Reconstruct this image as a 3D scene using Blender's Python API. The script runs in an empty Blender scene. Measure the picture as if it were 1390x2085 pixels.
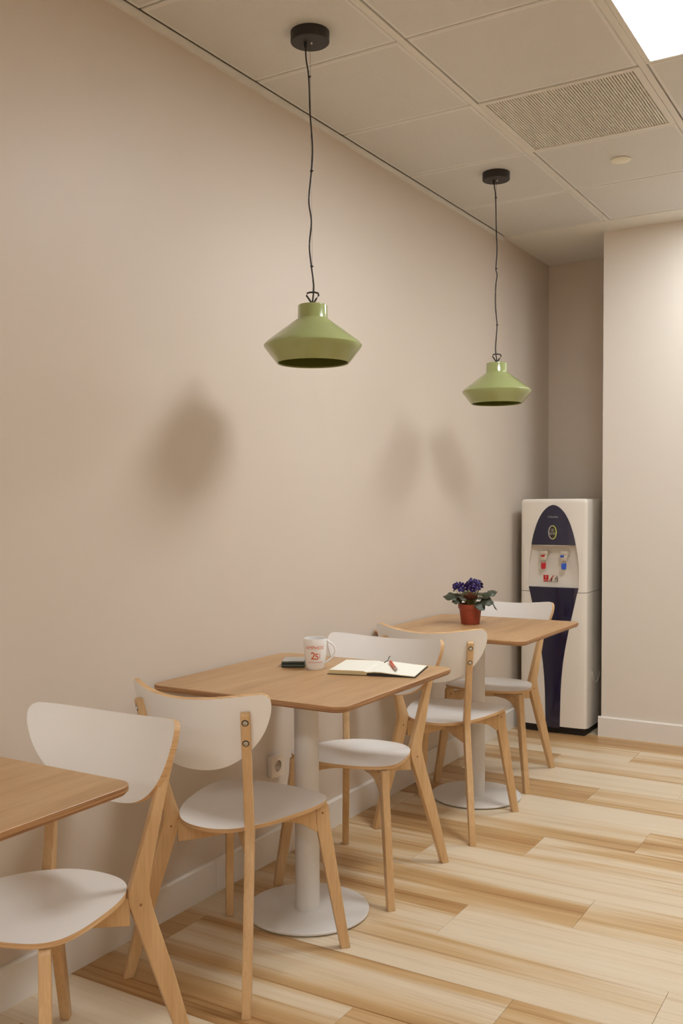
import bpy, bmesh, math, random
from mathutils import Vector, Matrix
random.seed(7)
PI = math.pi
S = bpy.context.scene

# ------------------------------------------------------------------ camera
H = 2.867                                   # ceiling height
YAW, PITCH, ROLL = 0.5432, -0.0435, -0.0061
cam_d = bpy.data.cameras.new('camera')
cam = bpy.data.objects.new('camera', cam_d)
S.collection.objects.link(cam)
f = Vector((-math.sin(YAW)*math.cos(PITCH), math.cos(YAW)*math.cos(PITCH), math.sin(PITCH)))
r = Vector((math.cos(YAW), math.sin(YAW), 0)); u = r.cross(f)
r2 = math.cos(ROLL)*r + math.sin(ROLL)*u; u2 = -math.sin(ROLL)*r + math.cos(ROLL)*u
m = Matrix((r2, u2, -f)).transposed().to_4x4()
m.translation = Vector((2.1043, 0, 1.3573))
cam.matrix_world = m
cam_d.sensor_fit = 'AUTO'; cam_d.sensor_width = 36
cam_d.lens = 1969.2*36/2085
cam_d.shift_y = 64.63/2085
cam_d.clip_start = 0.05
S.camera = cam
# ------------------------------------------------------------------ world, exposure
S.view_settings.view_transform = 'Standard'; S.view_settings.look = 'None'
S.view_settings.gamma = 1; S.view_settings.use_curve_mapping = False
S.view_settings.exposure = 0.0
w = bpy.data.worlds.new('world'); S.world = w; w.use_nodes = True
w.node_tree.nodes['Background'].inputs[0].default_value = (0.5, 0.5, 0.5, 1)
w.node_tree.nodes['Background'].inputs[1].default_value = 0.05
LAMP_COL = (0.95, 1.0, 1.025)
# ceiling panels: (column centre x, row centre y, strength); those right of and behind the camera are added unseen fill
PANELS = [(1.55, 3.178, 34.5), (1.55, 4.98, 22.0), (3.40, 1.372, 8.0), (1.55, -1.63, 31.0), (3.40, -1.63, 42.0), (1.55, -4.03, 35.0), (3.40, -4.03, 35.0)]

# ------------------------------------------------------------------ materials
def sl(c): return tuple((x/255/12.92 if x/255 <= .04045 else ((x/255+.055)/1.055)**2.4) for x in c)
def mat(name, col, rough=.5, metal=0, spec=.5, coat=0):
    m = bpy.data.materials.new(name); m.use_nodes = True
    b = m.node_tree.nodes['Principled BSDF']
    b.inputs['Base Color'].default_value = (*col, 1); b.inputs['Roughness'].default_value = rough
    b.inputs['Metallic'].default_value = metal; b.inputs['Specular IOR Level'].default_value = spec
    b.inputs['Coat Weight'].default_value = coat
    b.inputs['Coat Roughness'].default_value = .05
    return m
class NT:
    def __init__(s, m): s.t = m.node_tree; s.b = s.t.nodes['Principled BSDF']
    def n(s, k, **kw):
        x = s.t.nodes.new(k)
        for a, v in kw.items(): setattr(x, a, v)
        return x
    def l(s, a, b): s.t.links.new(a, b)
    def math(s, op, a, b=None, c=None):
        x = s.n('ShaderNodeMath', operation=op)
        for i, v in enumerate((a, b, c)):
            if v is None: continue
            if isinstance(v, (int, float)): x.inputs[i].default_value = v
            else: s.l(v, x.inputs[i])
        return x.outputs[0]
    def ramp(s, fac, stops):
        x = s.n('ShaderNodeValToRGB'); cr = x.color_ramp
        while len(cr.elements) > 1: cr.elements.remove(cr.elements[-1])
        cr.elements[0].position = stops[0][0]; cr.elements[0].color = (*stops[0][1], 1)
        for p, c in stops[1:]:
            e = cr.elements.new(p); e.color = (*c, 1)
        s.l(fac, x.inputs[0]); return x.outputs[0]
    def mix(s, fac, a, b, mode='MIX'):
        x = s.n('ShaderNodeMix', data_type='RGBA', blend_type=mode)
        for i, v in ((0, fac), (6, a), (7, b)):
            if isinstance(v, (int, float)): x.inputs[i].default_value = v
            elif isinstance(v, tuple): x.inputs[i].default_value = (*v, 1)
            else: s.l(v, x.inputs[i])
        return x.outputs[2]
    def coords(s, scale, rnd=0):
        tc = s.n('ShaderNodeTexCoord'); mp = s.n('ShaderNodeMapping')
        mp.inputs['Scale'].default_value = scale; s.l(tc.outputs['Object'], mp.inputs[0])
        o = mp.outputs[0]
        if rnd:
            oi = s.n('ShaderNodeObjectInfo'); cx = s.n('ShaderNodeCombineXYZ')
            for i, k in enumerate((rnd, rnd*1.7, rnd*.6)): s.l(s.math('MULTIPLY', oi.outputs['Random'], k), cx.inputs[i])
            va = s.n('ShaderNodeVectorMath', operation='ADD'); s.l(o, va.inputs[0]); s.l(cx.outputs[0], va.inputs[1]); o = va.outputs[0]
        return o
    def noise(s, vec, scale=1, detail=3, rough=.5, dist=0):
        x = s.n('ShaderNodeTexNoise'); x.inputs['Scale'].default_value = scale; x.inputs['Detail'].default_value = detail
        x.inputs['Roughness'].default_value = rough; x.inputs['Distortion'].default_value = dist
        s.l(vec, x.inputs['Vector']); return x.outputs['Fac']
    def col(s, o): s.l(o, s.b.inputs['Base Color'])
    def bump(s, h, strength=.1, dist=.001):
        x = s.n('ShaderNodeBump'); x.inputs['Strength'].default_value = strength; x.inputs['Distance'].default_value = dist
        s.l(h, x.inputs['Height']); s.l(x.outputs[0], s.b.inputs['Normal'])

def wood(name, light, mid, dark, scale, rnd=20, rough=.45, lo=.35, hi=.68):
    """streaky wood: scale is small along the grain axis"""
    m = mat(name, mid, rough); t = NT(m)
    c = t.coords(scale, rnd)
    a = t.noise(c, 1, 4, .55, .35)
    base = t.ramp(a, [(lo, dark), ((lo+hi)/2, mid), (hi, light)])
    c2 = t.coords(tuple(k*6 for k in scale), rnd)
    g = t.noise(c2, 1, 5, .65)
    g2 = t.ramp(g, [(.3, (.80, .77, .73)), (.6, (1, 1, 1))])
    t.col(t.mix(.6, base, g2, 'MULTIPLY')); t.bump(g, .08, .0006)
    return m

WALL = mat('beige wall paint', sl((216, 203, 188)), .42, spec=.35)
t = NT(WALL); n = t.noise(t.coords((1, 1, 1)), 90, 3); t.bump(n, .03, .001)
t.col(t.mix(t.noise(t.coords((1, 1, 1)), 1.3, 3), sl((214, 200, 185)), sl((218, 205, 191))))
WALLB = mat('off white wall paint', sl((228, 219, 208)), .4, spec=.4)
NT(WALLB).bump(NT(WALLB).noise(NT(WALLB).coords((1, 1, 1)), 90, 3), .03, .001)
WHITE = mat('white plaster', sl((234, 230, 222)), .55)
NT(WHITE).bump(NT(WHITE).noise(NT(WHITE).coords((1, 1, 1)), 60, 3), .04, .001)
SKIRT = mat('white lacquered skirting', sl((236, 230, 222)), .32, spec=.5)
TBAR = mat('white steel grid', sl((230, 226, 218)), .4)
TILE = mat('perforated steel tile', sl((226, 222, 214)), .5)
t = NT(TILE); tc = t.n('ShaderNodeTexCoord'); sp = t.n('ShaderNodeSeparateXYZ'); t.l(tc.outputs['Object'], sp.inputs[0])
P = .0052
def cell(o): return t.math('SUBTRACT', t.math('FRACT', t.math('ADD', t.math('DIVIDE', o, P), 100.0)), .5)
cx_, cy_ = cell(sp.outputs[0]), cell(sp.outputs[1])
d = t.math('SQRT', t.math('ADD', t.math('MULTIPLY', cx_, cx_), t.math('MULTIPLY', cy_, cy_)))
g_ = t.n('ShaderNodeSeparateXYZ'); t.l(tc.outputs['Generated'], g_.inputs[0])
def inner(o): return t.math('LESS_THAN', t.math('ABSOLUTE', t.math('SUBTRACT', o, .5)), .476)
hole = t.math('MULTIPLY', t.math('LESS_THAN', d, .25), t.math('MULTIPLY', inner(g_.outputs[0]), inner(g_.outputs[1])))
t.col(t.mix(hole, sl((232, 230, 227)), sl((158, 150, 142))))
LAM = mat('white laminate', sl((244, 240, 236)), .33, spec=.45)
t = NT(LAM); t.bump(t.noise(t.coords((1, 1, 1)), 40, 2), .015, .001)
BEECH = wood('lacquered beech', sl((226, 190, 144)), sl((219, 181, 133)), sl((206, 165, 116)), (34, 34, 2.0), 30, .35, .2, .8)
t = NT(BEECH)
PLY = mat('ply edge', sl((205, 160, 110)), .5)
t = NT(PLY); t.col(t.ramp(t.noise(t.coords((8, 8, 420)), 1, 2), [(.36, sl((202, 160, 114))), (.60, sl((224, 186, 138)))]))
OAK = wood('oak veneer', sl((202, 165, 121)), sl((191, 150, 105)), sl((171, 130, 89)), (13, 1.6, 20), 12, .38, .28, .72)
OAKE = wood('oak ply edge', sl((194, 150, 104)), sl((168, 122, 80)), sl((122, 84, 54)), (3, 3, 300), 12, .5)
PLANK = mat('laminate floor plank', sl((210, 175, 130)), .36, spec=.4)
t = NT(PLANK)
oi = t.n('ShaderNodeObjectInfo')
big = t.noise(t.coords((.42, 5.6, 1), 60), 1, 3.5, .5, .4)
big = t.math('ADD', big, t.math('MULTIPLY', t.math('SUBTRACT', oi.outputs['Random'], .5), .17))
base = t.ramp(big, [(.33, sl((186, 146, 98))), (.455, sl((206, 171, 124))), (.515, sl((220, 195, 158))), (.56, sl((226, 207, 178))), (.72, sl((230, 213, 187)))])
st = t.noise(t.coords((1.0, 55, 1), 60), 1, 5, .62, .25)
stc = t.ramp(st, [(.30, sl((176, 142, 112))), (.40, sl((224, 206, 182))), (.47, (1, 1, 1)), (1, (1, 1, 1))])
stm = t.math('MULTIPLY', t.math('SUBTRACT', .74, big), 2.2)
c1 = t.mix(t.math('MINIMUM', t.math('MAXIMUM', stm, .12), 1.0), base, t.mix(1.0, base, stc, 'MULTIPLY'))
fine = t.noise(t.coords((6, 190, 1), 60), 1, 3, .6)
c2 = t.mix(.5, c1, t.ramp(fine, [(.3, (.86, .83, .79)), (.6, (1, 1, 1))]), 'MULTIPLY')
t.col(c2); t.bump(fine, .04, .0005)
CABINET = mat('satin white powder coat', sl((224, 219, 213)), .45)
SAGE = mat('glossy sage green enamel', sl((159, 167, 109)), .18, spec=.5, coat=.6)
SAGEIN = mat('sage green inner glaze', sl((120, 124, 62)), .35)
BLACK = mat('matt black metal', sl((38, 33, 31)), .5)
CORD = mat('black cable', sl((36, 30, 28)), .6)
STEEL = mat('steel', sl((200, 198, 194)), .25, metal=1)
DISPW = mat('gloss white plastic', sl((236, 228, 217)), .22, spec=.5, coat=.2)
DISPR = mat('satin white plastic recess', sl((226, 216, 204)), .4)
NAVY = mat('gloss navy plastic', sl((21, 21, 54)), .12, spec=.5, coat=.5)
DARK = mat('dark plastic', sl((28, 24, 22)), .6)
RED = mat('red plastic', sl((190, 30, 40)), .35)
BLUE = mat('blue plastic', sl((36, 84, 190)), .35)
LEDG = mat('yellow green ring', sl((190, 194, 96)), .4)
SILV = mat('silver print', sl((176, 172, 168)), .35, metal=.4)
CHROM = mat('clear and chrome tap', sl((214, 204, 188)), .15, metal=.5)
CERAM = mat('white glazed ceramic', sl((240, 236, 232)), .14, spec=.5, coat=.4)
ORANGE = mat('orange print', sl((214, 84, 26)), .4)
PAPER = mat('cream paper', sl((246, 243, 230)), .8)
PAGES = mat('page block edge', sl((226, 208, 160)), .8)
t = NT(PAGES); t.col(t.mix(t.noise(t.coords((2, 2, 700)), 1, 2), sl((232, 216, 172)), sl((204, 184, 136))))
COVER = mat('black book cover', sl((30, 27, 26)), .6)
PEN = mat('orange red pen', sl((228, 84, 34)), .25)
TIN = mat('dark green grey case', sl((58, 64, 52)), .35)
TINTOP = mat('grey glass lid', sl((166, 164, 158)), .2, spec=.6)
TERRA = mat('terracotta plastic pot', sl((160, 66, 38)), .45)
t = NT(TERRA); t.col(t.mix(t.noise(t.coords((1, 1, 1)), 30, 3), sl((140, 54, 32)), sl((160, 70, 46))))
SOIL = mat('potting soil', sl((50, 34, 24)), .95)
LEAF = mat('dark green leaf', sl((62, 72, 50)), .45)
t = NT(LEAF); t.col(t.mix(t.noise(t.coords((1, 1, 1), 9), 40, 3), sl((42, 50, 36)), sl((84, 88, 68)))); t.bump(t.noise(t.coords((1, 1, 1)), 160, 3), .3, .001)
LEAFU = mat('reddish leaf underside', sl((112, 70, 58)), .5)
STEM = mat('leaf stalk', sl((132, 120, 66)), .5)
PETAL = mat('violet petal', sl((58, 22, 140)), .6)
t = NT(PETAL); t.col(t.mix(t.noise(t.coords((1, 1, 1), 9), 120, 3), sl((24, 6, 50)), sl((46, 14, 118))))
YELLOW = mat('yellow stamen', sl((230, 214, 130)), .5)
SOCK = mat('white socket plastic', sl((226, 210, 190)), .3)
SOCKIN = mat('socket well', sl((190, 170, 148)), .4)
def emit(name, strength):
    m = bpy.data.materials.new(name); m.use_nodes = True; t = m.node_tree; t.nodes.clear()
    o = t.nodes.new('ShaderNodeOutputMaterial'); e = t.nodes.new('ShaderNodeEmission')
    e.inputs[0].default_value = (*LAMP_COL, 1); e.inputs[1].default_value = strength; t.links.new(e.outputs[0], o.inputs[0]); return m

# ------------------------------------------------------------------ mesh helpers
COL = S.collection
def link(name, me, parent=None, loc=None):
    o = bpy.data.objects.new(name, me); COL.objects.link(o)
    if parent: o.parent = parent
    if loc is not None: o.location = loc
    return o
def obj(name, bm, mats, parent=None, smooth=False, loc=None, recalc=True, auto=None):
    if recalc: bmesh.ops.recalc_face_normals(bm, faces=bm.faces)
    me = bpy.data.meshes.new(name)
    if smooth:
        for fc in bm.faces: fc.smooth = True
    if auto is not None:
        for e in bm.edges:
            if len(e.link_faces) == 2 and e.calc_face_angle(0) > auto: e.smooth = False
        for fc in bm.faces: fc.smooth = True
    bm.to_mesh(me); bm.free()
    for mm in (mats if isinstance(mats, (list, tuple)) else [mats]): me.materials.append(mm)
    return link(name, me, parent, loc)
def tag(o, label=None, cat=None, group=None, kind=None):
    for k, v in (('label', label), ('category', cat), ('group', group), ('kind', kind)):
        if v: o[k] = v
    return o
def empty(name, loc, rz=0):
    o = bpy.data.objects.new(name, None); COL.objects.link(o); o.location = loc; o.rotation_euler = (0, 0, rz)
    o.empty_display_size = .05; return o
def struct(name, bm, mats, parent=None, **k):
    o = obj(name, bm, mats, parent, **k)
    if parent is None: o['kind'] = 'structure'
    return o
def box(bm, x0, x1, y0, y1, z0, z1, mi=0):
    v = [bm.verts.new((x, y, z)) for x in (x0, x1) for y in (y0, y1) for z in (z0, z1)]
    for q in ((0, 1, 3, 2), (4, 6, 7, 5), (0, 4, 5, 1), (2, 3, 7, 6), (0, 2, 6, 4), (1, 5, 7, 3)):
        fc = bm.faces.new([v[i] for i in q]); fc.material_index = mi
    return v
def bevel(bm, off, seg=1):
    bmesh.ops.recalc_face_normals(bm, faces=bm.faces)
    bmesh.ops.bevel(bm, geom=list(bm.edges), offset=off, segments=seg, profile=.5, affect='EDGES', clamp_overlap=True)
def bx(x0, x1, y0, y1, z0, z1, bev=0, seg=2):
    bm = bmesh.new(); box(bm, x0, x1, y0, y1, z0, z1)
    if bev: bevel(bm, bev, seg)
    return bm
def lathe(bm, prof, cx=0, cy=0, n=48, mi=0, mfun=None):
    rings = []
    for (rr, z) in prof:
        if rr < 1e-6: rings.append([bm.verts.new((cx, cy, z))])
        else: rings.append([bm.verts.new((cx+rr*math.cos(2*PI*i/n), cy+rr*math.sin(2*PI*i/n), z)) for i in range(n)])
    for k in range(len(rings)-1):
        a, b = rings[k], rings[k+1]
        for i in range(n):
            j = (i+1) % n
            if len(a) == 1 and len(b) == 1: continue
            if len(a) == 1: q = [a[0], b[i], b[j]]
            elif len(b) == 1: q = [a[i], a[j], b[0]]
            else: q = [a[i], a[j], b[j], b[i]]
            fc = bm.faces.new(q); fc.material_index = mfun(k) if mfun else mi
def tube(bm, pts, rad, n=8, mi=0, closed=False):
    pts = [Vector(p) for p in pts]; N = len(pts); rings = []
    up = Vector((.123, .2, 1)).normalized()
    for i, p in enumerate(pts):
        a = pts[(i-1) % N] if (closed or i > 0) else p; b = pts[(i+1) % N] if (closed or i < N-1) else p
        tn = (b-a).normalized()
        s = tn.cross(up)
        if s.length < .2: s = tn.cross(Vector((1, 0, .1)))
        s.normalize(); q = s.cross(tn)
        rr = rad[i] if isinstance(rad, (list, tuple)) else rad
        rings.append([bm.verts.new(p + rr*(math.cos(2*PI*k/n)*s + math.sin(2*PI*k/n)*q)) for k in range(n)])
    for i in range(N if closed else N-1):
        a, b = rings[i], rings[(i+1) % N]
        for k in range(n):
            fc = bm.faces.new([a[k], a[(k+1) % n], b[(k+1) % n], b[k]]); fc.material_index = mi
    if not closed:
        for rg in (rings[0], rings[-1]): bm.faces.new(rg).material_index = mi
def prism(profile, origin, e, thick, bev=.0015):
    """profile in (t, z); t runs along horizontal unit vector e from origin; extruded sideways by thick"""
    bm = bmesh.new(); e = Vector((e[0], e[1], 0)).normalized(); nrm = Vector((-e.y, e.x, 0)); o = Vector(origin)
    A = [bm.verts.new(o + e*t_ + Vector((0, 0, z)) - nrm*thick/2) for t_, z in profile]
    B = [bm.verts.new(o + e*t_ + Vector((0, 0, z)) + nrm*thick/2) for t_, z in profile]
    bm.faces.new(A); bm.faces.new(B[::-1]); N = len(A)
    for i in range(N): bm.faces.new([A[i], B[i], B[(i+1) % N], A[(i+1) % N]])
    bmesh.ops.recalc_face_normals(bm, faces=bm.faces)
    if bev:
        es = [x for x in bm.edges if x.calc_face_angle(0) > .5]
        bmesh.ops.bevel(bm, geom=es, offset=bev, segments=2, profile=.5, affect='EDGES')
    return bm
def crom(pts, n=8):
    """closed Catmull-Rom through 2D points"""
    out = []; N = len(pts)
    for i in range(N):
        p0, p1, p2, p3 = (Vector(pts[(i+k-1) % N]) for k in range(4))
        for j in range(n):
            s = j/n
            out.append(.5*((2*p1)+(p2-p0)*s+(2*p0-5*p1+4*p2-p3)*s*s+(3*p1-p0-3*p2+p3)*s**3))
    return out
def plate(outline, centre, F, off, rings=9, face_mi=0, edge_mi=1):
    """curved plate: radial grid inside the outline, F maps 2D to 3D, off = thickness vector"""
    bm = bmesh.new(); c = Vector(centre); N = len(outline)
    off_ = (lambda p: off(p)) if callable(off) else (lambda p: Vector(off))
    fr = [1-(1-k/rings)**1.0 for k in range(1, rings+1)]
    def surf(o, flip):
        cv = bm.verts.new(F(c.x, c.y)+o(c)); prev = None
        for s in fr:
            cur = [bm.verts.new(F(*(c+(p-c)*s))+o(c+(p-c)*s)) for p in outline]
            for i in range(N):
                j = (i+1) % N
                q = [cv, cur[i], cur[j]] if prev is None else [prev[i], cur[i], cur[j], prev[j]]
                fc = bm.faces.new(q[::-1] if flip else q); fc.smooth = True; fc.material_index = face_mi
            prev = cur
        return prev
    surf(lambda p: Vector((0, 0, 0)), False); surf(off_, True)
    a = [bm.verts.new(F(*p)) for p in outline]; b = [bm.verts.new(F(*p)+off_(p)) for p in outline]
    for i in range(N):
        j = (i+1) % N
        fc = bm.faces.new([a[i], b[i], b[j], a[j]]); fc.smooth = True; fc.material_index = edge_mi
    return bm
def text_mesh(s, size, extrude=.0002, font_bold=0):
    cu = bpy.data.curves.new('lettering', 'FONT'); cu.body = s; cu.size = size; cu.align_x = 'CENTER'; cu.align_y = 'CENTER'
    cu.extrude = extrude; cu.resolution_u = 3; cu.offset = font_bold
    o = bpy.data.objects.new('lettering', cu); COL.objects.link(o)
    dg = bpy.context.evaluated_depsgraph_get(); me = bpy.data.meshes.new_from_object(o.evaluated_get(dg))
    bpy.data.objects.remove(o); return me

# ------------------------------------------------------------------ structure
YB, YA, YT = 5.497, 6.09, 5.288            # back wall face, alcove back, end of the tile field
X1, Y0 = 5.2, -5.4
struct('wall_left', bx(-.12, 0, Y0, YA+.12, 0, H+.1), WALL)
struct('wall_back', bx(.525, X1+.12, YB, YA+.12, 0, H+.1), WALLB)
struct('wall_alcove', bx(0, .525, YA, YA+.12, 0, H+.1), WALL)
struct('wall_right', bx(X1, X1+.12, Y0, YB, 0, H+.1), WALL)
struct('wall_front', bx(-.12, X1+.12, Y0-.12, Y0, 0, H+.1), WALL)
def skirting(name, x0, x1, y0, y1, side):
    """profile with a chamfered top edge; side = direction the face looks"""
    hh, th, ch = .115, .015, .006
    bm = bmesh.new()
    if side == 'x': pr = [(x0, 0), (x1, 0), (x1, hh-ch), (x1-ch, hh), (x0, hh)]; P3 = [[(a, y, z) for a, z in pr] for y in (y0, y1)]
    else: pr = [(y1, 0), (y0, 0), (y0, hh-ch), (y0+ch, hh), (y1, hh)]; P3 = [[(x, a, z) for a, z in pr] for x in (x0, x1)]
    A, B = [[bm.verts.new(p) for p in q] for q in P3]
    bm.faces.new(A); bm.faces.new(B[::-1])
    for i in range(5): bm.faces.new([A[i], A[(i+1) % 5], B[(i+1) % 5], B[i]])
    return struct(name, bm, SKIRT)
skirting('baseboard_left_1', 0, .015, Y0, 2.604, 'x')
skirting('baseboard_left_2', 0, .015, 2.606, YA, 'x')
skirting('baseboard_back', .51, X1, YB-.015, YB, 'y')
skirting('baseboard_alcove', .525-.015, .525, YB, YA, 'x') if False else None
bm = bmesh.new()
box(bm, 0, .013, Y0, 3.19, H-.024, H); box(bm, 0, .013, 3.192, YT, H-.0225, H)
struct('trim_1', bm, TBAR)
# floor
fl = struct('floor', bx(-.02, X1, Y0, YA, -.06, -.008), mat('subfloor', sl((90, 70, 50)), .9))
PL, PW = 1.065, .2545
_pc = {}
def plank_mesh(L):
    k = round(L, 4)
    if k not in _pc:
        bm = bmesh.new(); g = .0004; c = .0007
        lo = [bm.verts.new((x, y, -.008)) for x, y in ((g, g), (L-g, g), (L-g, PW-g), (g, PW-g))]
        mi_ = [bm.verts.new((x, y, -c)) for x, y in ((g, g), (L-g, g), (L-g, PW-g), (g, PW-g))]
        hi = [bm.verts.new((x, y, 0)) for x, y in ((g+c, g+c), (L-g-c, g+c), (L-g-c, PW-g-c), (g+c, PW-g-c))]
        bm.faces.new(hi)
        for A, B in ((lo, mi_), (mi_, hi)):
            for i in range(4): bm.faces.new([A[i], A[(i+1) % 4], B[(i+1) % 4], B[i]])
        bmesh.ops.recalc_face_normals(bm, faces=bm.faces)
        me = bpy.data.meshes.new('plank'); bm.to_mesh(me); bm.free(); me.materials.append(PLANK); _pc[k] = me
    return _pc[k]
for k in range(-15, 14):
    y = 2.700 + PW*k
    if y + PW > YA: continue
    ph = {0: .81, 1: 1.166, 2: 1.52}[k % 3]
    x = ph - PL*4
    while x < 3.6:
        a, b = max(x, 0), min(x+PL, 4.2)
        if y > YB - .001: b = min(b, .525)
        if b - a > .02: link('plank', plank_mesh(b-a), fl, (a, y, 0))
        x += PL
# rest of the floor, beyond anything in view, is one continuous sheet of the same laminate
bm = bmesh.new(); box(bm, 4.2, X1, Y0, YB, -.008, 0); box(bm, 0, 4.2, Y0, 2.7-PW*15, -.008, 0); box(bm, 0, .525, 2.7+PW*13, YA, -.008, -.0005); box(bm,.525,4.2,5.4,5.497,-.008,-.0006)
o = obj('floor_edge', bm, PLANK, fl); o['kind'] = 'stuff'

# ceiling : slab + plaster strip + steel grid + tiles, each tile its own part
ce = struct('ceiling', bx(-.12, X1+.12, Y0, YA+.12, H+.06, H+.14), WHITE)
bm = bmesh.new(); box(bm, 0, X1, YT, YB, H, H+.06); box(bm, 0, .525, YB, YA, H, H+.06)
obj('plaster_strip', bm, WHITE, ce)
RUN = [.605, 1.235, 1.865, 2.475, 3.085, 3.715, 4.325, 4.935]
for x in RUN: obj('grid_runner', bx(x-.012, x+.012, Y0, YT, H-.002, H+.03, .001, 1), TBAR, ce)
TS = .601
colx = [(.013, RUN[0]-.012)] + [(RUN[i]+.012, RUN[i+1]-.012) for i in range(len(RUN)-1)] + [(RUN[-1]+.012, X1)]
special = {}
for (px, py, s) in PANELS: special[(round(px, 1), round(py, 1))] = s
def panel_at(cx, cy):
    for (px, py, s) in PANELS:
        if abs(px-cx) < .2 and abs(py-cy) < .2: return s
    return None
_tc = {}
def tile_mesh(wd, ln):
    k = (round(wd, 3), round(ln, 3))
    if k not in _tc:
        bm = bmesh.new(); box(bm, -wd/2, wd/2, -ln/2, ln/2, 0, .02); bmesh.ops.recalc_face_normals(bm, faces=bm.faces)
        bot = [e for e in bm.edges if all(v.co.z < .001 for v in e.verts)]
        bmesh.ops.bevel(bm, geom=bot, offset=.004, segments=1, affect='EDGES')
        bmesh.ops.recalc_face_normals(bm, faces=bm.faces)
        me = bpy.data.meshes.new('ceiling_tile'); bm.to_mesh(me); bm.free(); me.materials.append(TILE); _tc[k] = me
    return _tc[k]
lights, grille = [], None
rows_y = []
y1 = YT
while y1 > Y0+.05:
    y0 = max(y1-TS, Y0); rows_y.append((y0, y1)); y1 -= TS
for (xa, xb) in colx:
    for (ya, yb) in rows_y:
        cx, cy = (xa+xb)/2, (ya+yb)/2
        s = panel_at(cx, cy)
        if s: lights.append((xa, xb, ya, yb, s)); continue
        if abs(cx-.92) < .05 and abs(cy-3.785) < .1: grille = (xa, xb, ya, yb); continue
        link('ceiling_tile', tile_mesh(xb-xa-.006, yb-ya-.009), ce, (cx, cy, H+.0004))
# cross joints backing (thin cross runners slightly above the tiles)
bm = bmesh.new()
for (ya, yb) in rows_y[1:]: box(bm, .013, X1, yb-.010, yb+.010, H+.0208, H+.03)
o = obj('cross_runners', bm, TBAR, ce); o['kind'] = 'stuff'

LL = {0: 'glowing square ceiling light panel at the upper right corner, beside the slatted air grille',
      }
for i, (xa, xb, ya, yb, s) in enumerate(sorted(lights, key=lambda q: abs(q[2]-2.88)+abs(q[0]-1.25))):
    L = empty('ceiling_light', ((xa+xb)/2, (ya+yb)/2, H))
    lab = LL.get(i) or 'glowing square ceiling light panel outside the picture, ' + \
        ['next to the back wall', 'added as fill light right of the camera', 'added as fill light behind the camera, near the left wall', 'added as fill light behind the camera, further right', 'added as fill light at the far rear left', 'added as fill light at the far rear right'][(i-1) % 6]
    tag(L, lab, 'ceiling light', 'square light panels in the ceiling')
    hw, hl = (xb-xa)/2-.001, (yb-ya)/2-.002; iw = .018
    bm = bmesh.new()
    for q in ((-hw, hw, -hl, -hl+iw), (-hw, hw, hl-iw, hl), (-hw, -hw+iw, -hl+iw, hl-iw), (hw-iw, hw, -hl+iw, hl-iw)):
        box(bm, q[0], q[1], q[2], q[3], -.001, .03)
    obj('light_frame', bm, TBAR, L)
    obj('diffuser', bx(-hw+iw, hw-iw, -hl+iw, hl-iw, .006, .012), emit('diffuser glow', s), L)
xa, xb, ya, yb = grille
G = tag(empty('air_grille', ((xa+xb)/2, (ya+yb)/2, H)), 'square white slatted air grille set in the ceiling next to the light panel', 'air grille')
hw, hl = (xb-xa)/2-.001, (yb-ya)/2-.002; iw = .022
bm = bmesh.new()
for q in ((-hw, hw, -hl, -hl+iw), (-hw, hw, hl-iw, hl), (-hw, -hw+iw, -hl+iw, hl-iw), (hw-iw, hw, -hl+iw, hl-iw)):
    box(bm, q[0], q[1], q[2], q[3], -.002, .03)
obj('grille_frame', bm, TBAR, G)
bm = bmesh.new(); x = -hw+iw+.003
while x < hw-iw: box(bm, x, x+.0056, -hl+iw, hl-iw, .001, .010); x += .0104
y = -hl+iw+.006
while y < hl-iw: box(bm, -hw+iw, hw-iw, y, y+.0022, .003, .009); y += .0104
o = obj('slats', bm, TBAR, G); o['kind'] = 'stuff'
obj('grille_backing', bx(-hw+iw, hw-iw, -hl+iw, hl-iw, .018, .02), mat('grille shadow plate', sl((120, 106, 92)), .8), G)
bm = bmesh.new(); lathe(bm, [(0, H-.007), (.040, H-.007), (.043, H-.005), (.043, H-.001), (.030, H-.001), (.030, H+.0008), (0, H+.0008)], .92, 4.378)
tag(obj('ceiling_cover_plate', bm, mat('cream cover plate', sl((240, 234, 214)), .5), auto=.6), 'small round cream cover plate on the ceiling tile beyond the grille', 'cover plate')

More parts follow.
